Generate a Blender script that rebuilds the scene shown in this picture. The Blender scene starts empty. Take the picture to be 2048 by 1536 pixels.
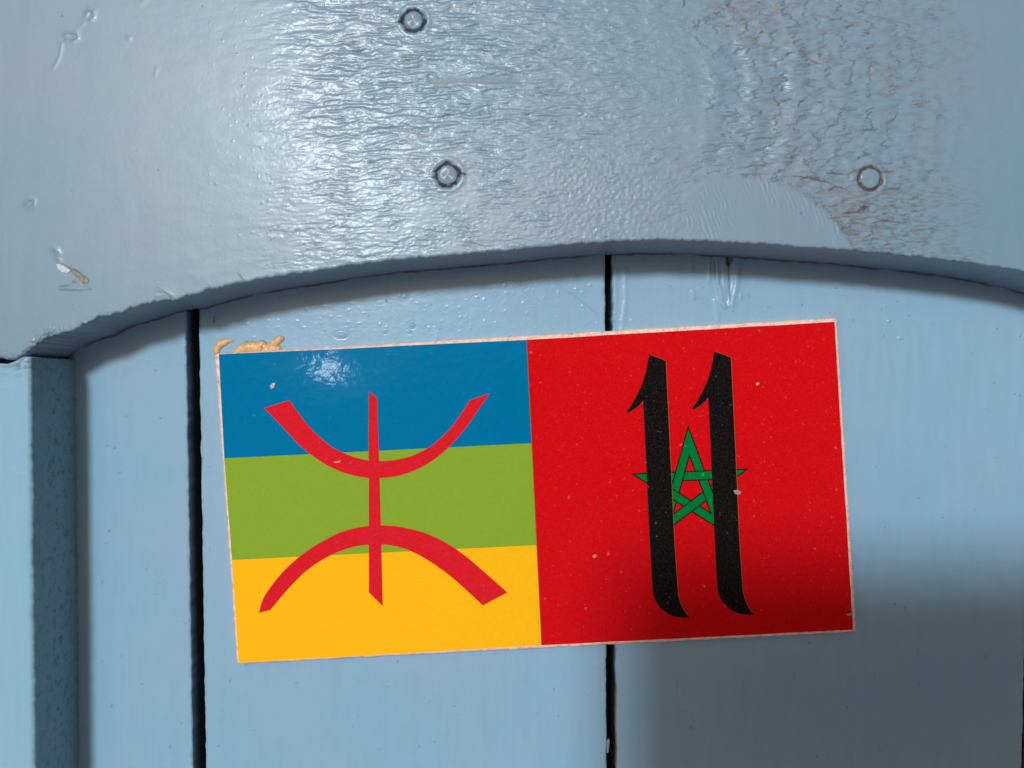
import bpy, bmesh, math
import numpy as np
from mathutils import Vector
from mathutils.geometry import delaunay_2d_cdt
scene = bpy.context.scene

# ------------------------------------------------------------------ camera
D = 0.182                 # camera distance to the plank plane (m)
S = 0.00012               # metres per photo pixel on the plank plane
CX, CY, ZC = 1024.0, 768.0, 1.50
RAIL = 0.017              # how far rail and stile stand proud of the planks
cam_d = bpy.data.cameras.new('camera')
cam_d.sensor_width = 36.0
cam_d.lens = 36.0 * D / (2048 * S)
cam_d.clip_start = 0.002
cam_d.clip_end = 200
cam = bpy.data.objects.new('camera', cam_d)
scene.collection.objects.link(cam)
cam.location = (0, -D, ZC)
cam.rotation_euler = (math.radians(90), 0, 0)
scene.camera = cam

# ------------------------------------------------------------------ light
SUN_EL, SUN_AZ = math.radians(17.5), math.radians(12.0)   # azimuth: to the left of straight behind the camera
world = bpy.data.worlds.new('World'); scene.world = world; world.use_nodes = True
wn = world.node_tree
sky = wn.nodes.new('ShaderNodeTexSky'); sky.sky_type = 'NISHITA'; sky.sun_disc = False
sky.sun_elevation = SUN_EL
sky.sun_rotation = math.radians(180) + SUN_AZ
sky.air_density = 1.0; sky.dust_density = 7.0; sky.ozone_density = 0.0
bgn = wn.nodes['Background']; bgn.inputs['Strength'].default_value = 0.064
wn.links.new(sky.outputs[0], bgn.inputs['Color'])
sd = bpy.data.lights.new('sun', 'SUN'); sd.energy = 4.6; sd.angle = math.radians(7.5)
sd.color = (0.85, 0.95, 1.03)
sun = bpy.data.objects.new('sun', sd); scene.collection.objects.link(sun)
to_sun = Vector((-math.sin(SUN_AZ) * math.cos(SUN_EL), -math.cos(SUN_AZ) * math.cos(SUN_EL), math.sin(SUN_EL)))
sun.rotation_euler = to_sun.to_track_quat('Z', 'Y').to_euler()
sun.location = (-0.5, -2, 2.2)
scene.view_settings.view_transform = 'Standard'; scene.view_settings.look = 'None'
scene.view_settings.exposure = -0.84; scene.view_settings.gamma = 1.0

# ------------------------------------------------------------------ helpers
def wx(px, y): return (px - CX) * S * (D + y) / D
def wz(py, y): return ZC - (py - CY) * S * (D + y) / D

def sstep(a, b, x):
    t = np.clip((x - a) / (b - a), 0, 1)
    return t * t * (3 - 2 * t)

def perlin(x, y, seed=0):
    x = np.asarray(x, float); y = np.asarray(y, float)
    xi = np.floor(x).astype(np.int64); yi = np.floor(y).astype(np.int64)
    xf = x - xi; yf = y - yi
    def g(ix, iy, fx, fy):
        h = (ix * 374761393 + iy * 668265263 + seed * 2246822519) & 0xFFFFFFFF
        h = ((h ^ (h >> 13)) * 1274126177) & 0xFFFFFFFF
        h = h ^ (h >> 16)
        a = (h & 0xFFFF) / 65536.0 * 2 * np.pi
        return np.cos(a) * fx + np.sin(a) * fy
    u = xf * xf * xf * (xf * (xf * 6 - 15) + 10); v = yf * yf * yf * (yf * (yf * 6 - 15) + 10)
    a = g(xi, yi, xf, yf); b = g(xi + 1, yi, xf - 1, yf)
    c = g(xi, yi + 1, xf, yf - 1); d = g(xi + 1, yi + 1, xf - 1, yf - 1)
    return (a * (1 - u) + b * u) * (1 - v) + (c * (1 - u) + d * u) * v * 1.0

def fbm(x, y, seed, n=3):
    s = 0; a = 1
    for k in range(n):
        s = s + a * perlin(x * 2 ** k + 17 * k, y * 2 ** k + 9 * k, seed + k); a *= 0.5
    return s

def seg_dist(px, py, pts):
    """distance to a polyline, and position 0..1 along it"""
    best = np.full(px.shape, 1e9); par = np.zeros(px.shape)
    n = len(pts) - 1
    for i in range(n):
        (x0, y0), (x1, y1) = pts[i], pts[i + 1]
        dx, dy = x1 - x0, y1 - y0
        t = np.clip(((px - x0) * dx + (py - y0) * dy) / (dx * dx + dy * dy + 1e-9), 0, 1)
        d = np.hypot(px - x0 - t * dx, py - y0 - t * dy)
        m = d < best
        best = np.where(m, d, best); par = np.where(m, (i + t) / n, par)
    return best, par

class Wear:
    """stains and cracks painted on a grid of photo-pixel coordinates"""
    def __init__(s, PX, PY):
        s.PX, s.PY = PX, PY
        s.rgb = np.zeros(PX.shape + (3,)); s.a = np.zeros(PX.shape)
    def add(s, amt, col):
        amt = np.clip(amt, 0, 1)
        tot = amt + s.a * (1 - amt)
        w = np.where(tot > 1e-6, amt / np.maximum(tot, 1e-6), 0)[..., None]
        s.rgb = s.rgb * (1 - w) + np.array(col) * w
        s.a = tot
    def box(s, pts, w):
        xs = [p[0] for p in pts]; ys = [p[1] for p in pts]
        m = (s.PX > min(xs) - w) & (s.PX < max(xs) + w) & (s.PY > min(ys) - w) & (s.PY < max(ys) + w)
        r = np.where(m.any(1))[0]; c = np.where(m.any(0))[0]
        if len(r) == 0 or len(c) == 0: return None
        return slice(r[0], r[-1] + 1), slice(c[0], c[-1] + 1)
    def stroke(s, pts, width, col, k=1.0, wob=0.0, seed=1):
        b = s.box(pts, width * 4 + wob * 3)
        if b is None: return
        X, Y = s.PX[b], s.PY[b]
        if wob:
            X2 = X + wob * perlin(X / 9, Y / 9, seed); Y2 = Y + wob * perlin(X / 9 + 5, Y / 9, seed + 1)
        else: X2, Y2 = X, Y
        d, t = seg_dist(X2, Y2, pts)
        wd = width * (0.35 + 0.65 * np.sin(np.pi * np.clip(t, 0.03, 0.97)))
        amt = np.zeros(s.PX.shape); amt[b] = k * np.exp(-(d / wd) ** 2)
        s.add(amt, col)

def grid_object(name, X, Y, Z, mat, parent=None, wear_shade=None):
    R, Cn = X.shape
    me = bpy.data.meshes.new(name)
    co = np.stack([X, Y, Z], -1).reshape(-1, 3).astype(np.float32)
    me.vertices.add(R * Cn); me.vertices.foreach_set('co', co.ravel())
    i = np.arange(R * Cn).reshape(R, Cn)
    # row 0 is the lowest; faces look towards -Y
    q = np.stack([i[:-1, :-1], i[:-1, 1:], i[1:, 1:], i[1:, :-1]], -1).reshape(-1, 4)
    nf = len(q)
    me.loops.add(nf * 4); me.loops.foreach_set('vertex_index', q.ravel().astype(np.int32))
    me.polygons.add(nf); me.polygons.foreach_set('loop_start', (np.arange(nf) * 4).astype(np.int32))
    me.update(calc_edges=True)
    me.polygons.foreach_set('use_smooth', np.ones(nf, bool))
    if wear_shade is not None:
        at = me.color_attributes.new('wear_shade', 'FLOAT_COLOR', 'POINT')
        at.data.foreach_set('color', wear_shade.reshape(-1).astype(np.float32))
    me.validate(); me.update()
    me.materials.append(mat)
    o = bpy.data.objects.new(name, me); scene.collection.objects.link(o)
    if parent: o.parent = parent
    return o

def obj_from_bm(name, bm, mat, parent=None, smooth=False):
    me = bpy.data.meshes.new(name); bm.to_mesh(me); bm.free()
    if smooth:
        for p in me.polygons: p.use_smooth = True
    me.materials.append(mat)
    o = bpy.data.objects.new(name, me); scene.collection.objects.link(o)
    if parent: o.parent = parent
    return o

def box_bm(bm, x0, x1, y0, y1, z0, z1):
    v = [bm.verts.new(p) for p in ((x0,y0,z0),(x1,y0,z0),(x1,y1,z0),(x0,y1,z0),(x0,y0,z1),(x1,y0,z1),(x1,y1,z1),(x0,y1,z1))]
    for f in ((0,1,5,4),(1,2,6,5),(2,3,7,6),(3,0,4,7),(4,5,6,7),(3,2,1,0)):
        bm.faces.new([v[k] for k in f])

def empty(name, loc, label, cat):
    o = bpy.data.objects.new(name, None); scene.collection.objects.link(o)
    o.location = loc; o.empty_display_size = 0.02
    o['label'] = label; o['category'] = cat
    return o

def adopt(o, root):
    """parent keeping world coordinates that were written into the mesh"""
    o.parent = root
    o.location = -root.location

# ------------------------------------------------------------------ materials
class NT:
    def __init__(s, name):
        s.m = bpy.data.materials.new(name); s.m.use_nodes = True
        s.t = s.m.node_tree; s.b = s.t.nodes['Principled BSDF']
        geo = s.t.nodes.new('ShaderNodeNewGeometry')
        sc = s.t.nodes.new('ShaderNodeVectorMath'); sc.operation = 'SCALE'; sc.inputs['Scale'].default_value = 1000
        s.t.links.new(geo.outputs['Position'], sc.inputs[0]); s.mm = sc.outputs[0]     # position in millimetres
    def n(s, typ, **kw):
        o = s.t.nodes.new(typ)
        for k, v in kw.items():
            if k.startswith('_'): setattr(o, k[1:], v)
            else: o.inputs[k.replace('0', ' ')].default_value = v
        return o
    def l(s, a, b): s.t.links.new(a, b)
    def noise(s, scale, detail=2, rough=0.5, stretch=None):
        v = s.mm
        if stretch:
            m = s.n('ShaderNodeVectorMath', _operation='MULTIPLY'); m.inputs[1].default_value = stretch
            s.l(v, m.inputs[0]); v = m.outputs[0]
        o = s.n('ShaderNodeTexNoise'); o.inputs['Scale'].default_value = scale
        o.inputs['Detail'].default_value = detail; o.inputs['Roughness'].default_value = rough
        s.l(v, o.inputs['Vector']); return o
    def ramp(s, fac, stops):
        r = s.n('ShaderNodeValToRGB'); e = r.color_ramp.elements
        while len(e) < len(stops): e.new(0.5)
        for k, (p, c) in enumerate(stops):
            e[k].position = p; e[k].color = (*c, 1) if len(c) == 3 else c
        s.l(fac, r.inputs['Fac']); return r
    def mix(s, fac, a, b):
        m = s.n('ShaderNodeMix', _data_type='RGBA')
        if isinstance(fac, (int, float)): m.inputs[0].default_value = fac
        else: s.l(fac, m.inputs[0])
        for k, v in ((6, a), (7, b)):
            if isinstance(v, tuple): m.inputs[k].default_value = (*v, 1)
            else: s.l(v, m.inputs[k])
        return m.outputs[2]
    def bump(s, h, dist_mm, strength=1.0, prev=None):
        b = s.n('ShaderNodeBump'); b.inputs['Distance'].default_value = dist_mm * 0.001
        b.inputs['Strength'].default_value = strength
        s.l(h, b.inputs['Height'])
        if prev is not None: s.l(prev, b.inputs['Normal'])
        return b.outputs['Normal']

PAINT = (0.234, 0.390, 0.518)
def paint_material(name, base, rough=0.3, wear_shade=True, nubs=0.0, peel=0.02, spec=0.16, coat=0.0, coat_rough=0.15):
    M = NT(name)
    lo = M.noise(0.035, 2)
    c = M.ramp(lo.outputs['Fac'], [(0.35, tuple(np.array(base) * (0.91, 1.0, 1.0))), (0.65, tuple(np.array(base) * (1.07, 0.985, 1.0)))]).outputs['Color']
    hi = M.noise(3.0, 3)
    c = M.mix(0.12, c, M.ramp(hi.outputs['Fac'], [(0.3, tuple(np.array(base) * 0.8)), (0.7, tuple(np.array(base) * 1.2))]).outputs['Color'])
    # tiny dust specks caught in the paint
    vo = M.n('ShaderNodeTexVoronoi'); vo.inputs['Scale'].default_value = 0.16; vo.inputs['Randomness'].default_value = 1
    M.l(M.mm, vo.inputs['Vector'])
    c = M.mix(0.10, c, M.ramp(M.noise(0.5, 4, 0.6, (1.0, 1.0, 0.12)).outputs['Fac'], [(0.3, tuple(np.array(base) * 0.72)), (0.7, tuple(np.array(base) * 1.25))]).outputs['Color'])
    sp = M.ramp(vo.outputs['Distance'], [(0.0, (1, 1, 1)), (0.045, (0, 0, 0))])
    sel = M.n('ShaderNodeSeparateColor'); M.l(vo.outputs['Color'], sel.inputs[0])
    th = M.n('ShaderNodeMath', _operation='GREATER_THAN'); th.inputs[1].default_value = 0.55; M.l(sel.outputs[0], th.inputs[0])
    mu = M.n('ShaderNodeMath', _operation='MULTIPLY'); M.l(sp.outputs['Color'], mu.inputs[0]); M.l(th.outputs[0], mu.inputs[1])
    mu2 = M.n('ShaderNodeMath', _operation='MULTIPLY'); M.l(mu.outputs[0], mu2.inputs[0]); mu2.inputs[1].default_value = 0.55
    c = M.mix(mu2.outputs[0], c, (0.06, 0.075, 0.09))
    if wear_shade:
        at = M.n('ShaderNodeAttribute', _attribute_name='wear_shade')
        c = M.mix(at.outputs['Alpha'], c, at.outputs['Color'])
        ra = M.n('ShaderNodeMapRange'); ra.inputs['To Min'].default_value = rough; ra.inputs['To Max'].default_value = 0.7
        M.l(at.outputs['Alpha'], ra.inputs['Value']); M.l(ra.outputs[0], M.b.inputs['Roughness'])
    else: M.b.inputs['Roughness'].default_value = rough
    M.l(c, M.b.inputs['Base Color'])
    M.b.inputs['Specular IOR Level'].default_value = spec
    M.b.inputs['Coat Weight'].default_value = coat; M.b.inputs['Coat Roughness'].default_value = coat_rough
    nb = M.bump(M.noise(1.1, 3, 0.55).outputs['Fac'], peel * 2)
    nb = M.bump(M.noise(0.12, 1).outputs['Fac'], 0.07, prev=nb)
    if nubs:
        v2 = M.n('ShaderNodeTexVoronoi'); v2.inputs['Scale'].default_value = 0.28; M.l(M.mm, v2.inputs['Vector'])
        r2 = M.ramp(v2.outputs['Distance'], [(0.0, (1, 1, 1)), (0.1, (0, 0, 0))])
        s2 = M.n('ShaderNodeSeparateColor'); M.l(v2.outputs['Color'], s2.inputs[0])
        t2 = M.n('ShaderNodeMath', _operation='GREATER_THAN'); t2.inputs[1].default_value = 0.72; M.l(s2.outputs[1], t2.inputs[0])
        m2 = M.n('ShaderNodeMath', _operation='MULTIPLY'); M.l(r2.outputs['Color'], m2.inputs[0]); M.l(t2.outputs[0], m2.inputs[1])
        nb = M.bump(m2.outputs[0], nubs, prev=nb)
    M.l(nb, M.b.inputs['Normal']); M.l(nb, M.b.inputs['Coat Normal'])
    return M.m

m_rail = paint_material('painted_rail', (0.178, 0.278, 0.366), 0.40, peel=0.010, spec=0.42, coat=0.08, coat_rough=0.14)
m_stile = paint_material('painted_stile', (0.235, 0.43, 0.545), 0.30)
m_plank = paint_material('painted_plank', PAINT, 0.24, nubs=0.22, spec=0.2)
m_head = paint_material('painted_nail_head', (0.19, 0.275, 0.345), 0.25, wear_shade=False)

def plain(name, col, rough=0.6, var=0.25, scale=1.5, bump=0.0, stretch=None):
    M = NT(name); n = M.noise(scale, 4, 0.6, stretch)
    a = tuple(np.array(col) * (1 - var)); b = tuple(np.minimum(np.array(col) * (1 + var), 1))
    M.l(M.ramp(n.outputs['Fac'], [(0.3, a), (0.7, b)]).outputs['Color'], M.b.inputs['Base Color'])
    M.b.inputs['Roughness'].default_value = rough
    if bump: M.l(M.bump(n.outputs['Fac'], bump), M.b.inputs['Normal'])
    return M.m
m_backing = plain('dark_backing', (0.035, 0.022, 0.015), 0.85, 0.5, 0.4, 0.2, (3, 3, 0.2))
m_glue = plain('dried_glue', (0.62, 0.36, 0.16), 0.42, 0.22, 0.9, 0.12)
m_edge_chip = plain('bare_chip', (0.25, 0.23, 0.19), 0.5, 0.5, 2.2, 0.2)
m_white_flake = plain('pale_flake', (0.56, 0.62, 0.68), 0.2, 0.3, 2.5, 0.25)
m_ground = plain('bounce_ground', (0.78, 0.60, 0.61), 0.8, 0.25, 0.02, 0.3)
m_phone = plain('black_phone', (0.02, 0.02, 0.022), 0.3, 0.2, 1)
m_glass = plain('lens_glass', (0.01, 0.01, 0.015), 0.05, 0.1, 1)

def print_material(name, col, speck=(0.75, 0.6, 0.55), amount=0.5, rough=0.09, dens=0.55, grain=0.025):
    M = NT(name)
    n = M.noise(1.6, 4, 0.65)
    c = M.ramp(n.outputs['Fac'], [(0.35, tuple(np.array(col) * (1 - grain))), (0.65, tuple(np.minimum(np.array(col) * (1 + grain) + grain * 0.02, 1)))]).outputs['Color']
    prev = None
    for k, (sc, rad, thr, amt) in enumerate(((dens, 0.16, 0.35, amount * 0.45), (dens * 0.4, 0.10, 0.55, amount), (dens * 1.6, 0.22, 0.5, amount * 0.22))):
        off = M.n('ShaderNodeVectorMath', _operation='ADD'); off.inputs[1].default_value = (k * 31.3, k * 7.7, k * 3)
        wob = M.noise(1.2, 2); ad = M.n('ShaderNodeVectorMath', _operation='ADD')
        M.l(M.mm, off.inputs[0]); M.l(off.outputs[0], ad.inputs[0]); M.l(wob.outputs['Color'], ad.inputs[1])
        vo = M.n('ShaderNodeTexVoronoi'); vo.inputs['Scale'].default_value = sc; M.l(ad.outputs[0], vo.inputs['Vector'])
        r = M.ramp(vo.outputs['Distance'], [(0.0, (1, 1, 1)), (rad, (0, 0, 0))])
        se = M.n('ShaderNodeSeparateColor'); M.l(vo.outputs['Color'], se.inputs[0])
        t = M.n('ShaderNodeMath', _operation='GREATER_THAN'); t.inputs[1].default_value = thr; M.l(se.outputs[0], t.inputs[0])
        m = M.n('ShaderNodeMath', _operation='MULTIPLY'); M.l(r.outputs['Color'], m.inputs[0]); M.l(t.outputs[0], m.inputs[1])
        m2 = M.n('ShaderNodeMath', _operation='MULTIPLY'); M.l(m.outputs[0], m2.inputs[0]); m2.inputs[1].default_value = amt
        c = M.mix(m2.outputs[0], c, speck)
    M.l(c, M.b.inputs['Base Color'])
    ra = M.n('ShaderNodeMapRange'); ra.inputs['To Min'].default_value = rough - 0.05; ra.inputs['To Max'].default_value = rough + 0.08
    M.l(M.noise(0.25, 3).outputs['Fac'], ra.inputs['Value']); M.l(ra.outputs[0], M.b.inputs['Roughness'])
    M.b.inputs['Specular IOR Level'].default_value = 0.028
    nb = M.bump(M.noise(2.2, 2).outputs['Fac'], 0.010)
    nb = M.bump(M.noise(0.45, 3).outputs['Fac'], 0.10, prev=nb)
    M.l(nb, M.b.inputs['Normal'])
    return M.m
p_blue = print_material('blue_print', (0.0, 0.155, 0.33), amount=0.06)
p_green = print_material('green_print', (0.225, 0.352, 0.028), amount=0.06)
p_yellow = print_material('yellow_print', (0.92, 0.45, 0.008), amount=0.05, speck=(0.5, 0.3, 0.1))
p_redfield = print_material('red_print', (0.59, 0.004, 0.007), amount=0.36, grain=0.07, speck=(0.8, 0.3, 0.26))
p_symbol = print_material('crimson_print', (0.64, 0.012, 0.022), amount=0.12, grain=0.08)
p_black = print_material('black_print', (0.006, 0.004, 0.004), amount=0.45, speck=(0.30, 0.29, 0.27), dens=0.9, grain=0.3)
p_star = print_material('star_green_print', (0.0, 0.17, 0.035), amount=0.25)
p_ochre = print_material('ochre_print', (0.24, 0.11, 0.02), amount=0.05)

M = NT('bare_tile_rim')
n1 = M.noise(0.9, 4, 0.65); n2 = M.noise(2.6, 3, 0.6)
c = M.ramp(n1.outputs['Fac'], [(0.25, (0.50, 0.29, 0.22)), (0.5, (0.80, 0.54, 0.45)), (0.75, (0.88, 0.68, 0.60))]).outputs['Color']
c = M.mix(M.ramp(n2.outputs['Fac'], [(0.66, (0, 0, 0)), (0.74, (0.9, 0.9, 0.9))]).outputs['Color'], c, (0.10, 0.045, 0.03))
M.l(c, M.b.inputs['Base Color']); M.b.inputs['Roughness'].default_value = 0.6
M.l(M.bump(n2.outputs['Fac'], 0.12), M.b.inputs['Normal'])
m_rim = M.m

# ------------------------------------------------------------------ ground
bm = bmesh.new()
NG = 24
vs = [[bm.verts.new((-60 + 120 * i / NG, -60 + 120 * j / NG, 0.0)) for i in range(NG + 1)] for j in range(NG + 1)]
for j in range(NG):
    for i in range(NG): bm.faces.new((vs[j][i], vs[j][i+1], vs[j+1][i+1], vs[j+1][i]))
g = obj_from_bm('ground', bm, m_ground); g['kind'] = 'structure'  # unseen ground, tinted pink so its bounce warms the shadows
g['label'] = 'unseen ground added below the blue door, pink to warm the bounced light'

# ------------------------------------------------------------------ the door
door = empty('wooden_door', (0.05, 0.0, 0.0), 'light blue painted plank door with arched top rail, carrying the number plaque', 'door')

DARK = (0.018, 0.014, 0.014); BROWN = (0.09, 0.045, 0.03); GREY = (0.10, 0.13, 0.15); RUST = (0.26, 0.09, 0.045)

# front lower edge of the rail, in photo pixels (rail plane)
BX = np.array([-700, -480, 0, 20, 40, 50, 59, 72, 85, 98, 125, 151, 171, 195, 249, 293, 347, 381, 452, 498, 560, 620, 700, 776, 879, 1016, 1118, 1221, 1300, 1371, 1416, 1519, 1600, 1724, 1820, 1880, 1957, 2048, 2150, 2300, 2420, 2520, 2560, 2585, 2600, 3300.])
BY = np.array([716, 716, 716, 719, 713, 706, 699, 692, 683, 675, 666, 659, 646, 637, 622, 607, 600, 590, 571, 563, 552, 544, 531, 521, 512.6, 501, 490, 483, 480, 480, 482, 487, 493, 502, 512, 518, 527, 542, 566, 600, 640, 680, 700, 716, 718, 718.])
def arch(px):
    b = np.interp(px, BX, BY)
    b = b + 3.0 * perlin(px / 15, px * 0 + 0.3, 5) + 2.0 * perlin(px / 6, px * 0 + 0.7, 6)
    rough = 1 - sstep(350, 600, px)
    b = b + (1 - sstep(55, 75, px)) * 4.0 * perlin(px / 11, px * 0 + 0.5, 9)
    return b + rough * (3.0 * perlin(px / 8, px * 0 + 0.1, 7) + 2.0 * perlin(px / 24, px * 0, 8))

xs = np.concatenate([np.arange(-560, -12, 14.0), np.arange(-8, 2058, 1.75), np.arange(2060, 3160, 14.0)])
u_small = np.array([0, 0.8, 1.8, 3.0, 4.5, 6.2, 8.0]) 
NR = 300
TOP_IN = -8.0
yy = []
bfr = arch(xs)
rows_py = [bfr - e for e in u_small]
for k in range(1, NR + 1):
    t = k / NR
    rows_py.append((bfr - 8.0) * (1 - t) + TOP_IN * t)
for e in (-22, -60, -120, -200, -300, -420): rows_py.append(np.full(xs.shape, float(e)))
PY = np.array(rows_py); PX = np.broadcast_to(xs, PY.shape).copy()

# curved grain flow used both for relief and for cracks
def rail_relief(PX, PY, W):
    wob = 40 * perlin(PX / 170, PY / 120, 21)
    # --- puddled, ridged paint
    mA = sstep(470, 720, PX + 1.2 * wob + 60 * perlin(PX / 60, PY / 30, 22) + 0.05 * (PY - 200)) * (1 - sstep(1250, 1450, PX + wob * 1.5))
    strong = (1 - sstep(900, 1300, PX + wob)) * (1 - sstep(180, 420, PY + 0.5 * wob))
    yf = PY + 9 * perlin(PX / 75, PY / 34, 23) + 3.5 * perlin(PX / 19, PY / 13, 19) + 0.02 * PX
    xf = PX + 14 * perlin(PX / 30, PY / 16, 18)
    n1 = fbm(xf / 85, yf / 15, 24, 3)
    n2 = fbm(xf / 46, yf / 7.5, 27, 3)
    n3 = fbm(PX / 9.5, PY / 8.0, 31, 2)
    n4 = fbm(xf / 30, yf / 6.0, 33, 2)
    def ridge(n, w): return np.exp(-(n / w) ** 2)
    patchy = 0.25 + 0.95 * sstep(-0.35, 0.35, perlin(PX / 80, PY / 40, 17) + 0.5 * perlin(PX / 34, PY / 15, 15))
    ridg = strong * (0.10 * np.tanh(5.0 * n1) + 0.05 * ridge(n2, 0.10))
    ridg = ridg + patchy * (0.042 * np.tanh(5 * n2) - 0.04 * ridge(n4, 0.06) + 0.02 * perlin(PX / 13, PY / 5, 14))
    pebb = sstep(1020, 1180, PX + wob) * sstep(250, 380, PY + 0.8 * wob)
    ridg = ridg * (1 - 0.75 * pebb) + pebb * 0.035 * np.tanh(3.0 * n3) + (1 - pebb) * sstep(950, 1150, PX) * 0.05 * np.tanh(3 * n4)
    fine = perlin(PX / 10, PY / 4.0, 34) * 0.014
    H = mA * (ridg + fine)
    creases = mA * patchy * ridge(n4, 0.06) * sstep(0.0, 0.3, perlin(PX / 40, PY / 18, 16))
    soft = sstep(150, 480, PX) * (1 - sstep(520, 800, PX))
    H += soft * 0.02 * np.tanh(2 * fbm(PX / 60 + PY / 300, PY / 28, 36, 2)) + 0.012 * perlin(PX / 55, PY / 50, 38)
    # pimples
    pm = np.clip(perlin(PX / 6.5, PY / 6.5, 40) - 0.42, 0, 1) * 0.45
    H += pm * sstep(300, 520, PX) * (1 - sstep(1500, 1700, PX))
    # --- torn cathedral grain on the right
    mB = sstep(1290, 1520, PX + wob * 1.6 + 120 * perlin(PX / 80, PY / 34, 181) + 40 * perlin(PX / 25, PY / 9, 182)) * (1 - sstep(1740, 2010, PX + 90 * perlin(PX / 70, PY / 60, 44)))
    mB = mB * (1 - 0.0 * PY)
    jit = 0.55 * perlin(PX / 40, PY / 4.5, 41) + 0.65 * perlin(PX / 34, PY / 20, 42)
    rr = np.hypot((PX - 1240) * 1.0, (PY - 170) * 1.05)
    ph = rr / 46 + jit
    fr = ph - np.floor(ph)
    saw = (fr - 0.5)
    lines = np.exp(-((np.minimum(fr, 1 - fr)) / 0.068) ** 2)
    brk = sstep(-0.15, 0.25, perlin(PX / 38, PY / 24, 43))
    hump = np.sin((rr + 26 * perlin(PX / 60, PY / 34, 141) + 15 * perlin(PX / 30, PY / 5, 142)) * 2 * np.pi / 84.0) * (0.4 + 1.2 * sstep(-0.2, 0.3, perlin(PX / 50, PY / 40, 143))) * sstep(1370, 1440, PX) * (1 - sstep(1580, 1680, PX)) * sstep(60, 110, PY) * (1 - sstep(320, 370, PY))
    H += 0.15 * hump
    H += mB * (0.16 * saw * (1 - 0.5 * sstep(1600, 1800, PX)) + 0.05 * np.tanh(3 * fbm(PX / 26, PY / 7, 45, 2))) - 0.05 * mB * lines * brk
    hair = np.exp(-((perlin(PX / 45, yf / 6, 47)) / 0.05) ** 2) * sstep(0.12, 0.35, perlin(PX / 30, PY / 14, 48))
    # --- smooth filler patch
    top = np.interp(PX, [1330, 1370, 1430, 1520, 1600, 1650, 1690, 1712], [505, 375, 345, 352, 380, 420, 462, 505]) + 5 * perlin(PX / 9, PY / 40, 50)
    mC = sstep(-4, 14, PY - top) * sstep(1310, 1430, PX + 60 * perlin(PX / 25, PY / 18, 171)) * (1 - sstep(1695, 1715, PX))
    comb = np.sin((PX - 0.35 * PY + 8 * perlin(PX / 40, PY / 30, 51)) / 8.0 * 2 * np.pi / 1.2)
    combm = (1 - sstep(8, 62, PY - top)) * sstep(1470, 1530, PX) + 0.7 * (1 - sstep(1430, 1480, PX)) * sstep(15, 50, PY - top) + 0.12
    H = H * (1 - mC) + mC * (0.03 + 0.036 * comb * combm * sstep(-0.2, 0.2, perlin(PX / 14, PY / 30, 52)))
    # --- lower right: short horizontal fibres
    PXn = PX + 130 * perlin(PX / 90, PY / 40, 161) + 40 * perlin(PX / 25, PY / 9, 162)
    mD = sstep(1640, 1720, PX) * (1 - sstep(1800, 2030, PXn)) * sstep(320, 410, PY + 0.3 * (PXn - PX)) * (1 - mC)
    H += mD * 0.03 * np.tanh(3 * fbm(PX / 22, PY / 5, 54, 2))
    # ---- stains in the grooves
    keep = mB * (1 - mC)
    W.add(0.65 * creases * (1 - mC), (0.075, 0.10, 0.115))
    W.add(0.78 * keep * lines * brk, (0.075, 0.10, 0.115))
    W.add(0.72 * keep * hair, (0.09, 0.115, 0.13))
    W.add(0.38 * mA * hair * sstep(850, 1150, PX), (0.14, 0.18, 0.2))
    W.add(0.30 * mA * np.exp(-((perlin(PX / 50, yf / 9, 57)) / 0.04) ** 2) * sstep(0.1, 0.4, perlin(PX / 50, PY / 20, 58)), (0.12, 0.16, 0.19))
    eD = sstep(-0.0, 0.25, fbm(PX / 20, PY / 4.5, 55, 2)) * mD
    W.add(0.60 * eD * (1 - 0.6 * sstep(1800, 1950, PXn)), (0.09, 0.10, 0.10))
    mot = sstep(-0.1, 0.35, fbm(PX / 30, PY / 14, 156, 3))
    W.add(0.34 * mot * mB * (1 - mC), (0.13, 0.135, 0.14))
    W.add(0.10 * mot * mA * sstep(1000, 1200, PX), (0.14, 0.17, 0.18))
    # ragged dark rim of the filler patch
    edge = np.exp(-((PY - top + 2) / 7.0) ** 2) * sstep(1480, 1640, PX) * (1 - sstep(1712, 1722, PX))
    W.add(0.75 * edge * sstep(-0.15, 0.3, perlin(PX / 5, PY / 5, 59)), (0.10, 0.09, 0.08))
    cor = np.exp(-(((PX - 1688) / 26) ** 2 + ((PY - 455) / 30) ** 2)) * (1 - mC)
    W.add(0.8 * cor * sstep(-0.1, 0.3, perlin(PX / 6, PY / 5, 60)), (0.13, 0.12, 0.10))
    # brownish tint round the torn spots
    for cx, cy, rx, ry, k in ((1470, 25, 60, 30, .55), (1540, 60, 180, 70, .16), (1660, 380, 130, 40, .24), (1700, 425, 60, 40, .34), (1560, 270, 90, 60, .07), (1780, 150, 40, 60, .10)):
        gsp = np.exp(-(((PX - cx) / rx) ** 2 + ((PY - cy) / ry) ** 2))
        W.add(k * gsp * (0.5 + 1.4 * np.clip(perlin(PX / 12, PY / 6, 61), -0.3, 1)) * (1 - mC), (0.16, 0.13, 0.12))
    rim2 = np.exp(-((seg_dist(PX, PY, [(1392, 48), (1420, 36), (1452, 10), (1462, -10)])[0]) / 7) ** 2)
    W.add(0.7 * rim2 * sstep(-0.1, 0.25, perlin(PX / 5, PY / 4, 62)), (0.07, 0.05, 0.05))
    return H

W = Wear(PX, PY)
H = rail_relief(PX, PY, W)

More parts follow.
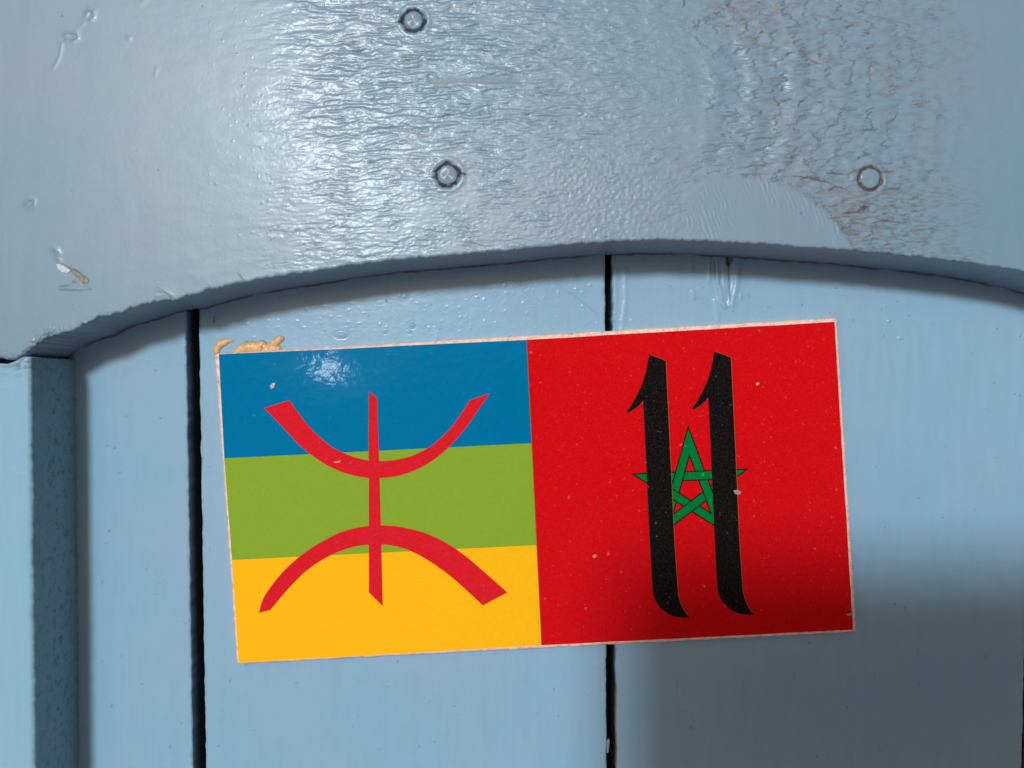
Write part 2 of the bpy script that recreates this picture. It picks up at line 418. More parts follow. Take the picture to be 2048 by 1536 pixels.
NAILS = [(827, 41, 19.5), (895, 350, 20.5), (1740, 357, 21)]
for k, (nx, ny, nr) in enumerate(NAILS):
    b = (np.abs(PX - nx) < 120) & (np.abs(PY - ny) < 80)
    ang = np.arctan2(PY - ny, PX - nx); rd = np.hypot(PX - nx, PY - ny)
    rj = nr + 1.6 + (4.0 if k < 2 else 1.8) * perlin(ang * 1.6 + 40 * k, rd * 0 + k, 70) + 2.0 * perlin(PX / 5, PY / 5, 71)
    ring = np.exp(-((rd - rj) / (2.9 + 2.6 * perlin(ang * 2.2, rd * 0 + 3 * k, 72))) ** 2)
    H = np.where(rd < nr + 1, 0.0, H * sstep(nr, nr + 16, rd)) - 0.38 * np.where(b, ring, 0)
    H += np.where(b, 0.10 * np.exp(-((rd - nr - 11) / 5) ** 2), 0)
    strength = 0.40 + 0.95 * np.clip(0.5 + perlin(ang * 1.3 + k * 9, rd * 0, 73) * 1.6, 0, 1)
    W.add(np.where(b, ring * strength * 1.6, 0), DARK if k < 2 else BROWN)
W.stroke([(806, 42), (797, 44), (792, 45)], 3.0, DARK, 1.0, 2)
W.stroke([(846, 36), (852, 42), (848, 52)], 3.2, DARK, 1.0, 3)
W.stroke([(916, 344), (924, 348), (931, 349)], 3.6, DARK, 1.0, 2)
W.stroke([(875, 352), (866, 355), (861, 354)], 2.4, BROWN, 1.0, 2)
W.stroke([(872, 344), (866, 342)], 2.4, DARK, 1.0, 2)
W.stroke([(880, 334), (895, 328), (914, 334)], 2.5, DARK, 1.0, 2)
W.stroke([(1762, 343), (1780, 344), (1788, 344)], 3.0, (0.12, 0.07, 0.07), 0.8, 2)
W.stroke([(1655, 347), (1668, 347), (1690, 349)], 1.8, DARK, 0.85, 2)
W.stroke([(1585, 353), (1610, 355), (1640, 361), (1662, 367)], 2.2, BROWN, 0.95, 3)
W.stroke([(1615, 352), (1640, 357)], 1.8, BROWN, 0.9, 3)
W.stroke([(1655, 381), (1668, 375), (1690, 376)], 2.0, BROWN, 0.9, 3)
W.stroke([(1775, 378), (1790, 377), (1800, 379)], 2.0, (0.08, 0.07, 0.05), 0.85, 2)
W.stroke([(1685, 427), (1712, 424), (1740, 412)], 2.6, BROWN, 0.9, 4)
W.stroke([(1720, 415), (1736, 414)], 4.0, (0.08, 0.04, 0.04), 0.9, 3)
W.stroke([(1745, 446), (1765, 440), (1795, 444), (1822, 448)], 2.0, (0.12, 0.08, 0.06), 0.8, 4)
W.stroke([(1812, 465), (1832, 460), (1866, 458)], 2.0, (0.11, 0.13, 0.13), 0.8, 3)
W.stroke([(1586, 86), (1592, 96), (1606, 104), (1618, 116), (1632, 126), (1642, 127)], 2.1, (0.14, 0.085, 0.065), 0.8, 6)
W.stroke([(1622, 122), (1634, 126)], 2.4, RUST, 0.95, 2)
W.stroke([(1520, 66), (1526, 62)], 3.2, (0.17, 0.045, 0.02), 0.95, 2)
W.stroke([(1543, 17), (1554, 18)], 3.2, (0.35, 0.2, 0.06), 0.85, 2)
W.stroke([(1750, 183), (1765, 188), (1780, 190), (1791, 184)], 2.2, (0.20, 0.11, 0.09), 0.7, 4)
W.stroke([(1716, 86), (1727, 105), (1742, 118), (1738, 128), (1758, 140), (1775, 165), (1790, 168)], 2.0, (0.2, 0.15, 0.13), 0.7, 9)
W.stroke([(1712, 20), (1745, 32), (1790, 42), (1822, 50)], 1.6, (0.12, 0.15, 0.17), 0.7, 4)
W.stroke([(1832, 92), (1822, 104), (1826, 120), (1850, 130), (1880, 140)], 1.5, (0.12, 0.17, 0.19), 0.8, 6)
for pts in ([(1695, 205), (1678, 225), (1676, 242), (1655, 258), (1650, 272), (1625, 300)],
            [(1735, 252), (1715, 270), (1686, 285), (1680, 300), (1650, 330), (1630, 342)],
            [(1795, 225), (1790, 236), (1775, 250), (1760, 256)],
            [(1604, 180), (1600, 176), (1620, 160), (1640, 158)], [(1588, 265), (1592, 245), (1607, 225)],
            [(1560, 165), (1545, 182), (1530, 190)], [(1555, 120), (1553, 130), (1535, 133)],
            [(1572, 310), (1600, 322), (1630, 318)], [(1480, 95), (1462, 108), (1450, 120)],
            [(1430, 125), (1426, 108), (1440, 98)], [(1490, 300), (1475, 290), (1460, 292)]):
    W.stroke(pts, 1.5, (0.09, 0.12, 0.14), 0.75, 8)
W.stroke([(1832, 154), (1834, 155)], 5.5, (0.34, 0.17, 0.08), 1.0)
W.stroke([(1601, 424), (1603, 428)], 4.0, (0.3, 0.12, 0.06), 1.0)
W.stroke([(1514, 352), (1519, 355)], 2.6, (0.4, 0.15, 0.07), 0.8)
W.stroke([(1366, -4), (1369, 8), (1366, 14)], 2.0, BROWN, 0.9)
W.stroke([(836, 264), (838, 272)], 2.0, (0.4, 0.14, 0.09), 0.7)
for (sx, sy, r, k) in ((558, 207, 3.0, 1), (124, 32, 2.4, .9), (405, 12, 2.2, .6), (474, 107, 2.3, .6), (316, 340, 2.6, .6), (143, 381, 2.4, .7),
                       (170, 473, 2.0, .8), (420, 451, 2.2, .7), (520, 264, 2.2, .8), (602, 166, 2.2, .6), (40, 232, 2.4, .4), (486, 243, 3.4, .35),
                       (1610, 308, 2.2, .8), (1508, 52, 1.8, .7), (2014, 262, 2.2, .4), (1640, 130, 1.8, .7), (970, 102, 3.0, .45), (1093, 115, 2, .5), (1235, 310, 1.8, .5), (1420, 37, 2, .6)):
    W.stroke([(sx - .5, sy), (sx + .5, sy)], r, DARK, k)
for pts in ([(130, 70), (140, 66), (153, 69), (155, 76), (146, 81), (134, 79)], [(172, 30), (178, 22), (186, 24), (187, 34), (182, 38)], [(52, 408), (60, 401), (68, 402), (67, 410), (58, 413)], [(115, 500), (119, 508)], [(116, 518), (119, 522)], [(108, 498), (112, 505)]):
    W.stroke(pts, 1.6, (0.08, 0.12, 0.14), 0.7)
    b = W.box(pts, 16)
    if b: H[b] += 0.10 * np.exp(-((seg_dist(PX[b], PY[b], pts)[0]) / 5) ** 2)
# scratch ridges that catch the light, and the long grey dent
for pts, hgt, w in (([(123, 88), (121, 108), (114, 125), (107, 136)], 0.10, 3.5), ([(150, 62), (160, 54), (168, 47)], 0.05, 4), ([(256, 75), (259, 77)], 0.12, 4), ([(310, 150), (314, 138)], 0.06, 4), ([(315, 578), (345, 590)], 0.10, 3), ([(330, 590), (312, 592)], 0.10, 3), ([(280, 8), (296, -4)], 0.05, 5)):
    b = W.box(pts, w * 5)
    if b: H[b] += 0.55 * hgt * np.exp(-((seg_dist(PX[b], PY[b], pts)[0]) / w) ** 2)
d1 = seg_dist(PX, PY, [(862, 163), (905, 160), (950, 160), (1000, 161), (1040, 163)])[0]
m = np.exp(-(d1 / 7.5) ** 2)
H = H * (1 - m) - 0.12 * m
W.add(0.45 * m, (0.16, 0.165, 0.175))
W.stroke([(870, 163), (960, 161), (1000, 162)], 1.2, (0.4, 0.3, 0.27), 0.5)
# chipped place with the pale flake
for pts, w, c in (([(125, 528), (150, 540), (163, 549), (178, 558)], 1.8, (0.03, 0.03, 0.025)), ([(119, 573), (142, 570)], 1.6, (0.08, 0.11, 0.12)),
                  ([(119, 573), (121, 579), (150, 580), (184, 580)], 1.9, (0.10, 0.14, 0.15)), ([(128, 552), (136, 550)], 2, (0.3, 0.36, 0.38)), ([(144, 562), (152, 566)], 5, (0.16, 0.15, 0.13)), ([(150, 560), (176, 566), (168, 574)], 5.5, (0.24, 0.24, 0.24)), ([(176, 576), (184, 579)], 3, (0.12, 0.17, 0.19))):
    W.stroke(pts, w, c, 0.85, 2)
for pts in ([(313, 573), (328, 582), (341, 593), (351, 601)], [(474, 545), (484, 556), (492, 566)]):
    W.stroke(pts, 1.5, (0.07, 0.10, 0.12), 0.8)
# torn paint along the lower edge of the rail near the corner
low = np.exp(-((arch(PX) - PY) / 9.0) ** 2)
W.add(low * (1 - sstep(90, 140, PX)) * sstep(-0.15, 0.2, perlin(PX / 6, PY / 5, 80)) * 0.75, (0.12, 0.13, 0.13))
W.add(low * sstep(60, 140, PX) * (1 - sstep(260, 420, PX)) * sstep(0.0, 0.25, perlin(PX / 8, PY / 5, 81)) * 0.55, (0.14, 0.14, 0.14))
H += low * (1 - sstep(120, 300, PX)) * 0.22 * perlin(PX / 7, PY / 6, 82)
cor = np.exp(-(((PX - 82) / 30) ** 2 + ((arch(PX) - PY - 4) / 10) ** 2))
H += cor * 0.9 * perlin(PX / 6, PY / 6, 83)
W.add(cor * 0.8 * sstep(-0.1, 0.25, perlin(PX / 7, PY / 7, 84)), (0.09, 0.10, 0.10))
# flat outside the picture
H *= sstep(-60, -8, PY) * 0.999 + 0.001

ypl = -RAIL
X = wx(PX, ypl); Z = wz(PY, ypl)
dist_mm = (bfr[None, :] - PY) * S * 1000 * 0.907
R0 = 0.55
dd = np.clip(R0 - dist_mm, 0, R0)
drop = (R0 - np.sqrt(np.maximum(R0 * R0 - dd * dd, 0))) * 0.001
Y = ypl + drop - H * 0.001
# underside rows, from the wall of planks forward
NU = 16
und_X, und_Y, und_Z, und_a, und_c = [], [], [], [], []
xb = X[0]; zb = Z[0]
ker = np.ones(41) / 41
zb_s = zb * 0 + wz(np.interp(xs, BX, BY), ypl)
zb_s = zb + (zb_s - zb) * sstep(75, 130, xs) * (1 - sstep(2030, 2055, xs))
for k in range(NU):
    t = k / NU
    yk = 0.0004 + (ypl + R0 * 0.001 - 0.0004) * t
    nz = 0.00003 * perlin(xs / 30, xs * 0 + t * 3.0, 90) + 0.000015 * perlin(xs / 9, xs * 0 + t * 6, 91)
    if k < 2: nz = nz + 0.00022 * perlin(xs / 9, xs * 0 + 0.37, 92)
    und_X.append(xb); und_Y.append(np.full(xs.shape, yk)); und_Z.append(zb_s + (zb - zb_s) * t ** 3 + nz)
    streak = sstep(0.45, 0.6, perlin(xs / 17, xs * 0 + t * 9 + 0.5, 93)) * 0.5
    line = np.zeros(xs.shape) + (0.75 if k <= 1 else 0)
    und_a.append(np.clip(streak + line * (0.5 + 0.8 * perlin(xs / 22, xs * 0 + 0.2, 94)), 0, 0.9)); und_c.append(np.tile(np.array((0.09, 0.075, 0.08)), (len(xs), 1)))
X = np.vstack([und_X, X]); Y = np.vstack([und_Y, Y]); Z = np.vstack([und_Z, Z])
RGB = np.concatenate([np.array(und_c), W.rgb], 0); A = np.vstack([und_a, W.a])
# close top and the two ends back to the planks
def close(X, Y, Z, RGBA, yb=0.0004, top=True, bottom=False):
    if top: X = np.vstack([X, X[-1:]]); Z = np.vstack([Z, Z[-1:]]); Y = np.vstack([Y, np.full((1, Y.shape[1]), yb)]); RGBA = np.concatenate([RGBA, RGBA[-1:]], 0)
    if bottom: X = np.vstack([X[:1], X]); Z = np.vstack([Z[:1], Z]); Y = np.vstack([np.full((1, Y.shape[1]), yb), Y]); RGBA = np.concatenate([RGBA[:1], RGBA], 0)
    X = np.hstack([X[:, :1], X, X[:, -1:]]); Z = np.hstack([Z[:, :1], Z, Z[:, -1:]])
    Y = np.hstack([np.full((Y.shape[0], 1), yb), Y, np.full((Y.shape[0], 1), yb)])
    RGBA = np.concatenate([RGBA[:, :1], RGBA, RGBA[:, -1:]], 1)
    return X, Y, Z, RGBA
RGBA = np.concatenate([RGB, A[..., None]], -1)
X, Y, Z, RGBA = close(X, Y, Z, RGBA)
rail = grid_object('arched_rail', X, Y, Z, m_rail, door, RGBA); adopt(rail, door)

# nail heads, slightly domed and painted over
for nx, ny, nr in NAILS:
    bm = bmesh.new(); r = nr * S * 0.907 * 0.93
    rings = []
    for k, (f, yo) in enumerate(((1.0, 0.00030), (0.98, -0.00004), (0.9, -0.00014), (0.7, -0.00019), (0.4, -0.00021), (0.15, -0.00021))):
        ring = []
        for i in range(40):
            a = 2 * math.pi * i / 40
            wob = 1 + 0.03 * math.sin(3 * a + nx) + 0.02 * math.sin(5 * a + ny)
            ring.append(bm.verts.new((r * f * wob * math.cos(a), yo + 0.00006 * math.sin(2 * a + nx) * (1 - f) * 2, r * f * wob * math.sin(a))))
        rings.append(ring)
    for a, b in zip(rings, rings[1:]):
        for i in range(40): bm.faces.new((a[i], a[(i + 1) % 40], b[(i + 1) % 40], b[i]))
    bm.faces.new(rings[-1])
    o = obj_from_bm('nail_head', bm, m_head, None, True)
    o.parent = rail
    o.location = (wx(nx, ypl), ypl, wz(ny, ypl))

# pale flake of paint standing up from the rail
def flat_poly(name, pts, y_list, thick, mat, parent, plane):
    bm = bmesh.new()
    f = [bm.verts.new((wx(p[0], plane), plane - h * 0.001, wz(p[1], plane))) for p, h in zip(pts, y_list)]
    b = [bm.verts.new((v.co.x, v.co.y + thick * 0.001, v.co.z)) for v in f]
    bm.faces.new(f); bm.faces.new(list(reversed(b)))
    n = len(f)
    for i in range(n): bm.faces.new((f[i], b[i], b[(i + 1) % n], f[(i + 1) % n]))
    bmesh.ops.triangulate(bm, faces=bm.faces[:])
    bmesh.ops.recalc_face_normals(bm, faces=bm.faces[:])
    o = obj_from_bm(name, bm, mat, parent); return o
flat_poly('paint_flake', [(114, 528), (122, 529), (133, 534), (142, 541), (136, 546), (126, 545), (117, 538)], [0.25, 0.45, 0.3, 0.2, 0.15, 0.3, 0.4], 0.15, m_white_flake, rail, ypl)
flat_poly('paint_flake', [(137, 535), (150, 541), (164, 550), (178, 559), (176, 566), (166, 568), (158, 558), (146, 548)], [0.35, 0.5, 0.45, 0.2, 0.1, 0.15, 0.3, 0.2], 0.15, m_edge_chip, rail, ypl)

# ---- stile on the left (and its twin at the far side, outside the picture)
def stile(name, px_out_top, px_out_bot, px_in_top, px_in_bot, y_top, detail):
    """columns run from the outer edge to the inner edge; then round the corner to the planks"""
    mirror = px_in_top < px_out_top
    zs = np.concatenate([np.arange(0, 840, 2.2 if detail else 20), [860, 1000, 2000, 4000, 8000, 13600]])
    n = 46 if detail else 8
    us = np.concatenate([[0.0], np.linspace(0.02, 0.965, n), [0.975, 0.985, 0.993, 1.0]])
    rows, cols = len(zs), len(us)
    PYs = y_top + zs[:, None] + np.zeros(cols)[None]
    t = (PYs - 720) / (1536 - 720); t = np.clip(t, 0, 3)
    inn = px_in_top + (px_in_bot - px_in_top) * t
    out = px_out_top + (px_out_bot - px_out_top) * t
    inn = inn + 2.2 * perlin(PYs / 16, PYs * 0 + .2, 101) + 1.3 * perlin(PYs / 6, PYs * 0 + .5, 102)
    PXs = out + (inn - out) * us[None]
    if detail: PYs[0] = y_top + 4 - 12 * sstep(18, 50, PXs[0]) + 5.0 * perlin(PXs[0] / 14, PXs[0] * 0 + .3, 103) + 2 * perlin(PXs[0] / 5, PXs[0] * 0 + .4, 104); PYs[1:12] = PYs[0] + (PYs[12] - PYs[0]) * (np.arange(1, 12)[:, None] / 12.0)
    Wd = Wear(PXs, PYs)
    Hh = 0.02 * perlin(PXs / 50, PYs / 60, 105) + np.clip(perlin(PXs / 6, PYs / 6, 106) - 0.5, 0, 1) * 0.3
    e = np.exp(-((PYs - y_top) / 22.0) ** 2)
    if detail:
        Wd.add(e * 0.7 * sstep(-0.1, 0.2, perlin(PXs / 7, PYs / 6, 107)), (0.10, 0.10, 0.095)); Hh += e * 0.2 * perlin(PXs / 7, PYs / 7, 108)
        for p in ([(22, 935), (32, 945), (40, 951)], [(5, 772), (10, 777)]):
            b = Wd.box(p, 20)
            if b: Hh[b] += 0.15 * np.exp(-(seg_dist(PXs[b], PYs[b], p)[0] / 4) ** 2)
        Wd.add(np.exp(-((inn - PXs) / 2.2) ** 2) * 0.5 * sstep(-0.2, 0.3, perlin(PXs * 0, PYs / 14, 109)), (0.5, 0.56, 0.52))
    Xf = wx(PXs, ypl); Zf = wz(PYs, ypl); Yf = ypl - Hh * 0.001
    rad = 0.0005
    dmm = np.abs(inn - PXs) * S * 0.907
    q = np.clip(rad - dmm, 0, rad); Yf = Yf + rad - np.sqrt(np.maximum(rad * rad - q * q, 0))
    # side face
    NS = 34 if detail else 4
    sx, sy, sz, sa = [], [], [], []
    xe = Xf[:, -1]; ze = Zf[:, -1]; sgn = -1 if mirror else 1
    py = PYs[:, -1]
    xsm = wx(px_in_top + (px_in_bot - px_in_top) * t[:, -1], ypl)
    for k in range(1, NS + 1):
        v = k / NS
        yk = ypl + rad + (0.0004 - ypl - rad) * v
        hz = 0.00022 * perlin(py / 60, py * 0 + v * 6, 110) + 0.00020 * perlin(py / 24, py * 0 + v * 15, 111)
        if k >= NS - 1: hz = hz + 0.0005 * np.abs(perlin(py / 22, py * 0 + .3, 112)) + 0.00025 * perlin(py / 7, py * 0 + .9, 113)
        sx.append(xsm + (xe - xsm) * max(0, 1 - v * 3) ** 2 + sgn * hz); sy.append(np.full(rows, yk)); sz.append(ze)
        st = (sstep(0.15, 0.6, perlin(py / 22, py * 0 + v * 13, 114) + 0.9 * perlin(py / 7, py * 0 + v * 26, 115)) * (0.3 + 0.5 * np.exp(-((v - 0.55) / 0.3) ** 2)) * 0.75 + 0.34)  # worn streaks plus an even dark veil, shade painted onto the side face
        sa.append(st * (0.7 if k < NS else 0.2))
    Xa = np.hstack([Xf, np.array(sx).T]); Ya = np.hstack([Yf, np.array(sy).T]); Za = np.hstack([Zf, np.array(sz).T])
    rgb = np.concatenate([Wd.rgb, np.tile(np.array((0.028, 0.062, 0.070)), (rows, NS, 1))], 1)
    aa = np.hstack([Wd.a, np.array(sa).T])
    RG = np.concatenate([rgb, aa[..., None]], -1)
    # outer side, top and bottom back to the planks
    Xa = np.hstack([Xa[:, :1], Xa]); Za = np.hstack([Za[:, :1], Za]); Ya = np.hstack([np.full((rows, 1), 0.0004), Ya]); RG = np.concatenate([RG[:, :1], RG], 1)
    Xa = np.vstack([Xa[:1], Xa, Xa[-1:]]); Za = np.vstack([Za[:1], Za, Za[-1:]]); Ya = np.vstack([np.full((1, Ya.shape[1]), 0.0004), Ya, np.full((1, Ya.shape[1]), 0.0004)])
    RG = np.concatenate([RG[:1], RG, RG[-1:]], 0)
    Xa, Ya, Za, RG = Xa[::-1], Ya[::-1], Za[::-1], RG[::-1]
    if mirror: Xa, Ya, Za, RG = Xa[:, ::-1], Ya[:, ::-1], Za[:, ::-1], RG[:, ::-1]
    Za = np.maximum(Za, 0.012)
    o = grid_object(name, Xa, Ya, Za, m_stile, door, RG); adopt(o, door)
    return o
stile('stile', -560, -552, 60, 68, 723, True)
stile('stile', 3146, 3150, 2592, 2588, 724, False)

# ---- planks behind
def plank(name, l0, l1, r0, r1, fine, seed):
    """l0/l1: left edge in photo pixels at y=520 and y=1536"""
    zs = np.concatenate([[380, 430, 470], np.arange(495, 700, 1.9 if fine else 6), np.arange(702, 1560, 5.5 if fine else 30), [1600, 1800, 2600, 5000, 13200]])
    n = int(abs(r0 - l0) / (2.2 if fine else 20))
    us = np.concatenate([[0, 0.6, 1.3, 2.2, 3.4, 5], np.linspace(7, abs(r0 - l0) - 7, n), abs(r0 - l0) - np.array([5, 3.4, 2.2, 1.3, .6, 0])]) / abs(r0 - l0)
    PYs = zs[:, None] + np.zeros(len(us))[None]
    t = np.clip((PYs - 520) / 1016, -0.2, 2)
    le = l0 + (l1 - l0) * t + 2.4 * perlin(PYs / 24, PYs * 0 + .3, seed) + 0.9 * perlin(PYs / 7, PYs * 0 + .4, seed + 1)
    re = r0 + (r1 - r0) * t + 1.6 * perlin(PYs / 26, PYs * 0 + .3, seed + 2) + 0.9 * perlin(PYs / 7, PYs * 0 + .4, seed + 3)
    PXs = le + (re - le) * us[None]
    Wd = Wear(PXs, PYs)
    Hh = 0.05 * perlin(PXs / 220, PYs / 400, seed + 4) + 0.02 * perlin(PXs / 45, PYs / 70, seed + 5)
    up = 1 - sstep(640, 720, PYs)
    Hh += up * (np.clip(perlin(PXs / 7, PYs / 7, seed + 6) - 0.40, 0, 1) * 0.8 + np.clip(perlin(PXs / 12, PYs / 12, seed + 7) - 0.52, 0, 1) * 0.6)
    Hh += up * 0.02 * perlin(PXs / 22, PYs / 16, seed + 8)
    bumps = [(682, 670, 9, 5), (824, 650, 5, 5), (770, 663, 3, 3), (819, 663, 3, 3), (1193, 1332, 5, 5), (1352, 1370, 4, 7), (1800, 676, 4, 4), (1778, 642, 3, 3)]
    for bx_, by_, rx, ry in bumps:
        rr = ((PXs - bx_) / rx) ** 2 + ((PYs - by_) / ry) ** 2
        Hh += 0.30 * np.exp(-rr) - 0.10 * np.exp(-((rr - 2.4) / .8) ** 2)
    # runs of thick paint under the arch
    for pts, hgt, w in (([(1432, 505), (1434, 560), (1439, 580), (1442, 605), (1449, 614)], 0.26, 4.5), ([(1448, 515), (1448, 568), (1447, 595)], 0.10, 4),
                        ([(1470, 505), (1472, 570), (1466, 596), (1463, 610)], 0.24, 6.5), ([(1430, 600), (1434, 625), (1436, 640)], 0.10, 4), ([(1481, 590), (1482, 598)], 0.2, 2.5),
                        ([(1386, 583), (1388, 595)], 0.18, 3), ([(1418, 510), (1419, 560)], 0.10, 4), ([(1251, 540), (1251, 600), (1245, 650), (1243, 665)], 0.07, 5), ([(1230, 540), (1231, 600), (1228, 660)], 0.09, 4)):
        b = Wd.box(pts, w * 4)
        if b: Hh[b] += 1.8 * hgt * np.exp(-(seg_dist(PXs[b], PYs[b], pts)[0] / w) ** 2)
    Wd.stroke([(1457, 512), (1457, 545), (1459, 590), (1461, 604)], 2.0, (0.06, 0.08, 0.10), 0.75)
    Wd.stroke([(1453, 514), (1456, 524), (1457, 532)], 5, (0.01, 0.01, 0.015), 0.95, 3)
    Wd.stroke([(1462, 516), (1464, 524)], 3, (0.02, 0.02, 0.03), 0.8, 3)
    for p in ([(1386, 514), (1387, 545)], [(1428, 520), (1429, 560)], [(1437, 560), (1438, 572)], [(1421, 518), (1420, 545)], [(1480, 525), (1480, 568)]):
        Wd.stroke(p, 1.6, (0.09, 0.13, 0.16), 0.6)
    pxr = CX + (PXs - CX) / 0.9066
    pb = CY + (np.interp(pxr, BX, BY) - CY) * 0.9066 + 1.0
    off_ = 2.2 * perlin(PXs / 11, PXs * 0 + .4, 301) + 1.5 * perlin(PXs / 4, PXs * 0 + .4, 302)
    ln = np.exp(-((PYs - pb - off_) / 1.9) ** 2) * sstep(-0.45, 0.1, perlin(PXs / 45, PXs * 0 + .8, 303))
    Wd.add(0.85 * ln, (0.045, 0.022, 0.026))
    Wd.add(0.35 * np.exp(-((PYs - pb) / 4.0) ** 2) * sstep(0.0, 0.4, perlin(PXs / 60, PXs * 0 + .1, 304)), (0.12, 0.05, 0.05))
    ebx = np.minimum(PXs - le, re - PXs)
    Wd.add(0.45 * np.exp(-(ebx / 4.0) ** 2) * sstep(0.0, 0.35, perlin(PXs / 6, PYs / 16, 310)), (0.08, 0.09, 0.10))
    Wd.add(0.045 * sstep(0.1, 0.5, fbm(PXs / 30, PYs / 60, 311, 3)) , (0.16, 0.20, 0.24))
    Wd.stroke([(1110, 568), (1150, 592), (1180, 616), (1203, 638)], 1.3, (0.14, 0.20, 0.25), 0.6)
    Wd.stroke([(771, 599), (775, 606)], 2.4, (0.07, 0.10, 0.13), 0.7, 2)
    Wd.stroke([(428, 632), (428, 645)], 2.4, (0.08, 0.10, 0.13), 0.7, 2)
    Wd.stroke([(430, 672), (436, 668), (462, 665)], 1.3, (0.45, 0.36, 0.22), 0.35)
    for sx_, sy_, r_ in ((1407, 576, 2), (1497, 593, 1.8), (1706, 640, 2), (1672, 577, 2), (1107, 1380, 2.2), (1157, 1503, 2.2), (1319, 1375, 2), (1382, 1457, 2.4), (1835, 1300, 3.2), (1972, 1314, 3), (1838, 1368, 2), (1682, 1480, 2.4), (440, 1442, 3), (460, 1362, 2), (340, 1494, 2), (223, 1411, 2), (371, 1246, 2), (330, 1162, 3), (243, 1315, 2.6), (205, 1166, 3), (420, 1100, 2), (795, 1323, 3), (2030, 1476, 2), (1892, 1410, 3)):
        Wd.stroke([(sx_ - .5, sy_), (sx_ + 1, sy_ - 1)], r_, (0.03, 0.04, 0.05), 0.65)
    Wd.add(np.exp(-((PXs - 2) - le + 2) ** 2 / 6) * 0.0, DARK)
    eb = np.minimum(PXs - le, re - PXs)
    rad = 0.0005; q = np.clip(rad - eb * S, 0, rad)
    Yf = -Hh * 0.001 + rad - np.sqrt(np.maximum(rad * rad - q * q, 0))
    # broken bare edge low on the third plank
    Wd.add(np.exp(-((PXs - le) / 2.2) ** 2) * sstep(1350, 1372, PYs + 14 * perlin(PYs / 20, PYs * 0, 3)) * 0.75 * (1 if 1100 < l0 < 1300 else 0), (0.30, 0.24, 0.22))
    Xf = wx(PXs, 0.0); Zf = wz(PYs, 0.0)
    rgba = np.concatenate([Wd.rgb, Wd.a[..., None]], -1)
    # sides and ends, 12 mm deep
    depth = 0.012
    def side(col):
        a = [Xf[:, col:col+1] if col >= 0 else Xf[:, -1:]][0]; z = [Zf[:, col:col+1] if col >= 0 else Zf[:, -1:]][0]
        return a, z
    xl, zl = side(0); xr, zr = side(-1)
    rows = len(zs)
    c_mid = np.zeros((rows, 1, 4)); c_mid[..., :3] = (0.02, 0.025, 0.03); c_mid[..., 3] = 0.8
    c_bk = np.zeros((rows, 1, 4)); c_bk[..., :3] = (0.03, 0.018, 0.014); c_bk[..., 3] = 0.97
    Xa = np.hstack([xl, xl, Xf, xr, xr]); Za = np.hstack([zl, zl, Zf, zr, zr])
    Ya = np.hstack([np.full((rows, 1), depth), np.full((rows, 1), 0.004), Yf, np.full((rows, 1), 0.004), np.full((rows, 1), depth)])
    RG = np.concatenate([c_bk, c_bk, rgba, c_mid, c_bk], 1)
    Xa = np.vstack([Xa[:1], Xa, Xa[-1:]]); Za = np.vstack([Za[:1], Za, Za[-1:]]); Ya = np.vstack([np.full((1, Ya.shape[1]), depth), Ya, np.full((1, Ya.shape[1]), depth)])
    RG = np.concatenate([RG[:1], RG, RG[-1:]], 0)
    Xa, Ya, Za, RG = Xa[::-1], Ya[::-1], Za[::-1], RG[::-1]
    Za = np.maximum(Za, 0.012)
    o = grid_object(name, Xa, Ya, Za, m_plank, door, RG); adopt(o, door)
plank('plank', -440, -426, 370, 386, True, 200)
plank('plank', 395, 411, 1210.5, 1213.5, True, 220)
plank('plank', 1224, 1233, 2066, 2045, True, 240)
plank('plank', 2079, 2064, 2880, 2884, False, 260)

# flake of paint bridging the second gap, and a splinter in the first
flat_poly('paint_flake', [(1213, 1482), (1217, 1477), (1219.5, 1482), (1218, 1494), (1216.5, 1505), (1213.5, 1506)], [0.1, 0.15, 0.1, 0.05, 0, 0], 0.5, m_head, None, 0.0)
bpy.data.objects['paint_flake.002'].parent = bpy.data.objects['plank.001']
bm = bmesh.new(); box_bm(bm, wx(-440, 0), wx(2884, 0), 0.0125, 0.020, 0.012, wz(300, 0))
o = obj_from_bm('gap_backing', bm, m_backing, door); adopt(o, door)  # board added behind the gaps to block the bright sky and keep them dark
bm = bmesh.new(); box_bm(bm, wx(80, ypl) , wx(2570, ypl), ypl + 0.0005, -0.0002, 0.012, 0.16)
bmesh.ops.bevel(bm, geom=bm.edges[:], offset=0.0012, segments=2, affect='EDGES')
o = obj_from_bm('bottom_rail', bm, m_head, door); adopt(o, door)
for o in list(scene.objects):
    if o.name.startswith('paint_flake') and o.parent and o.parent.name.startswith(('arched', 'plank')):
        o.location = (0, 0, 0)

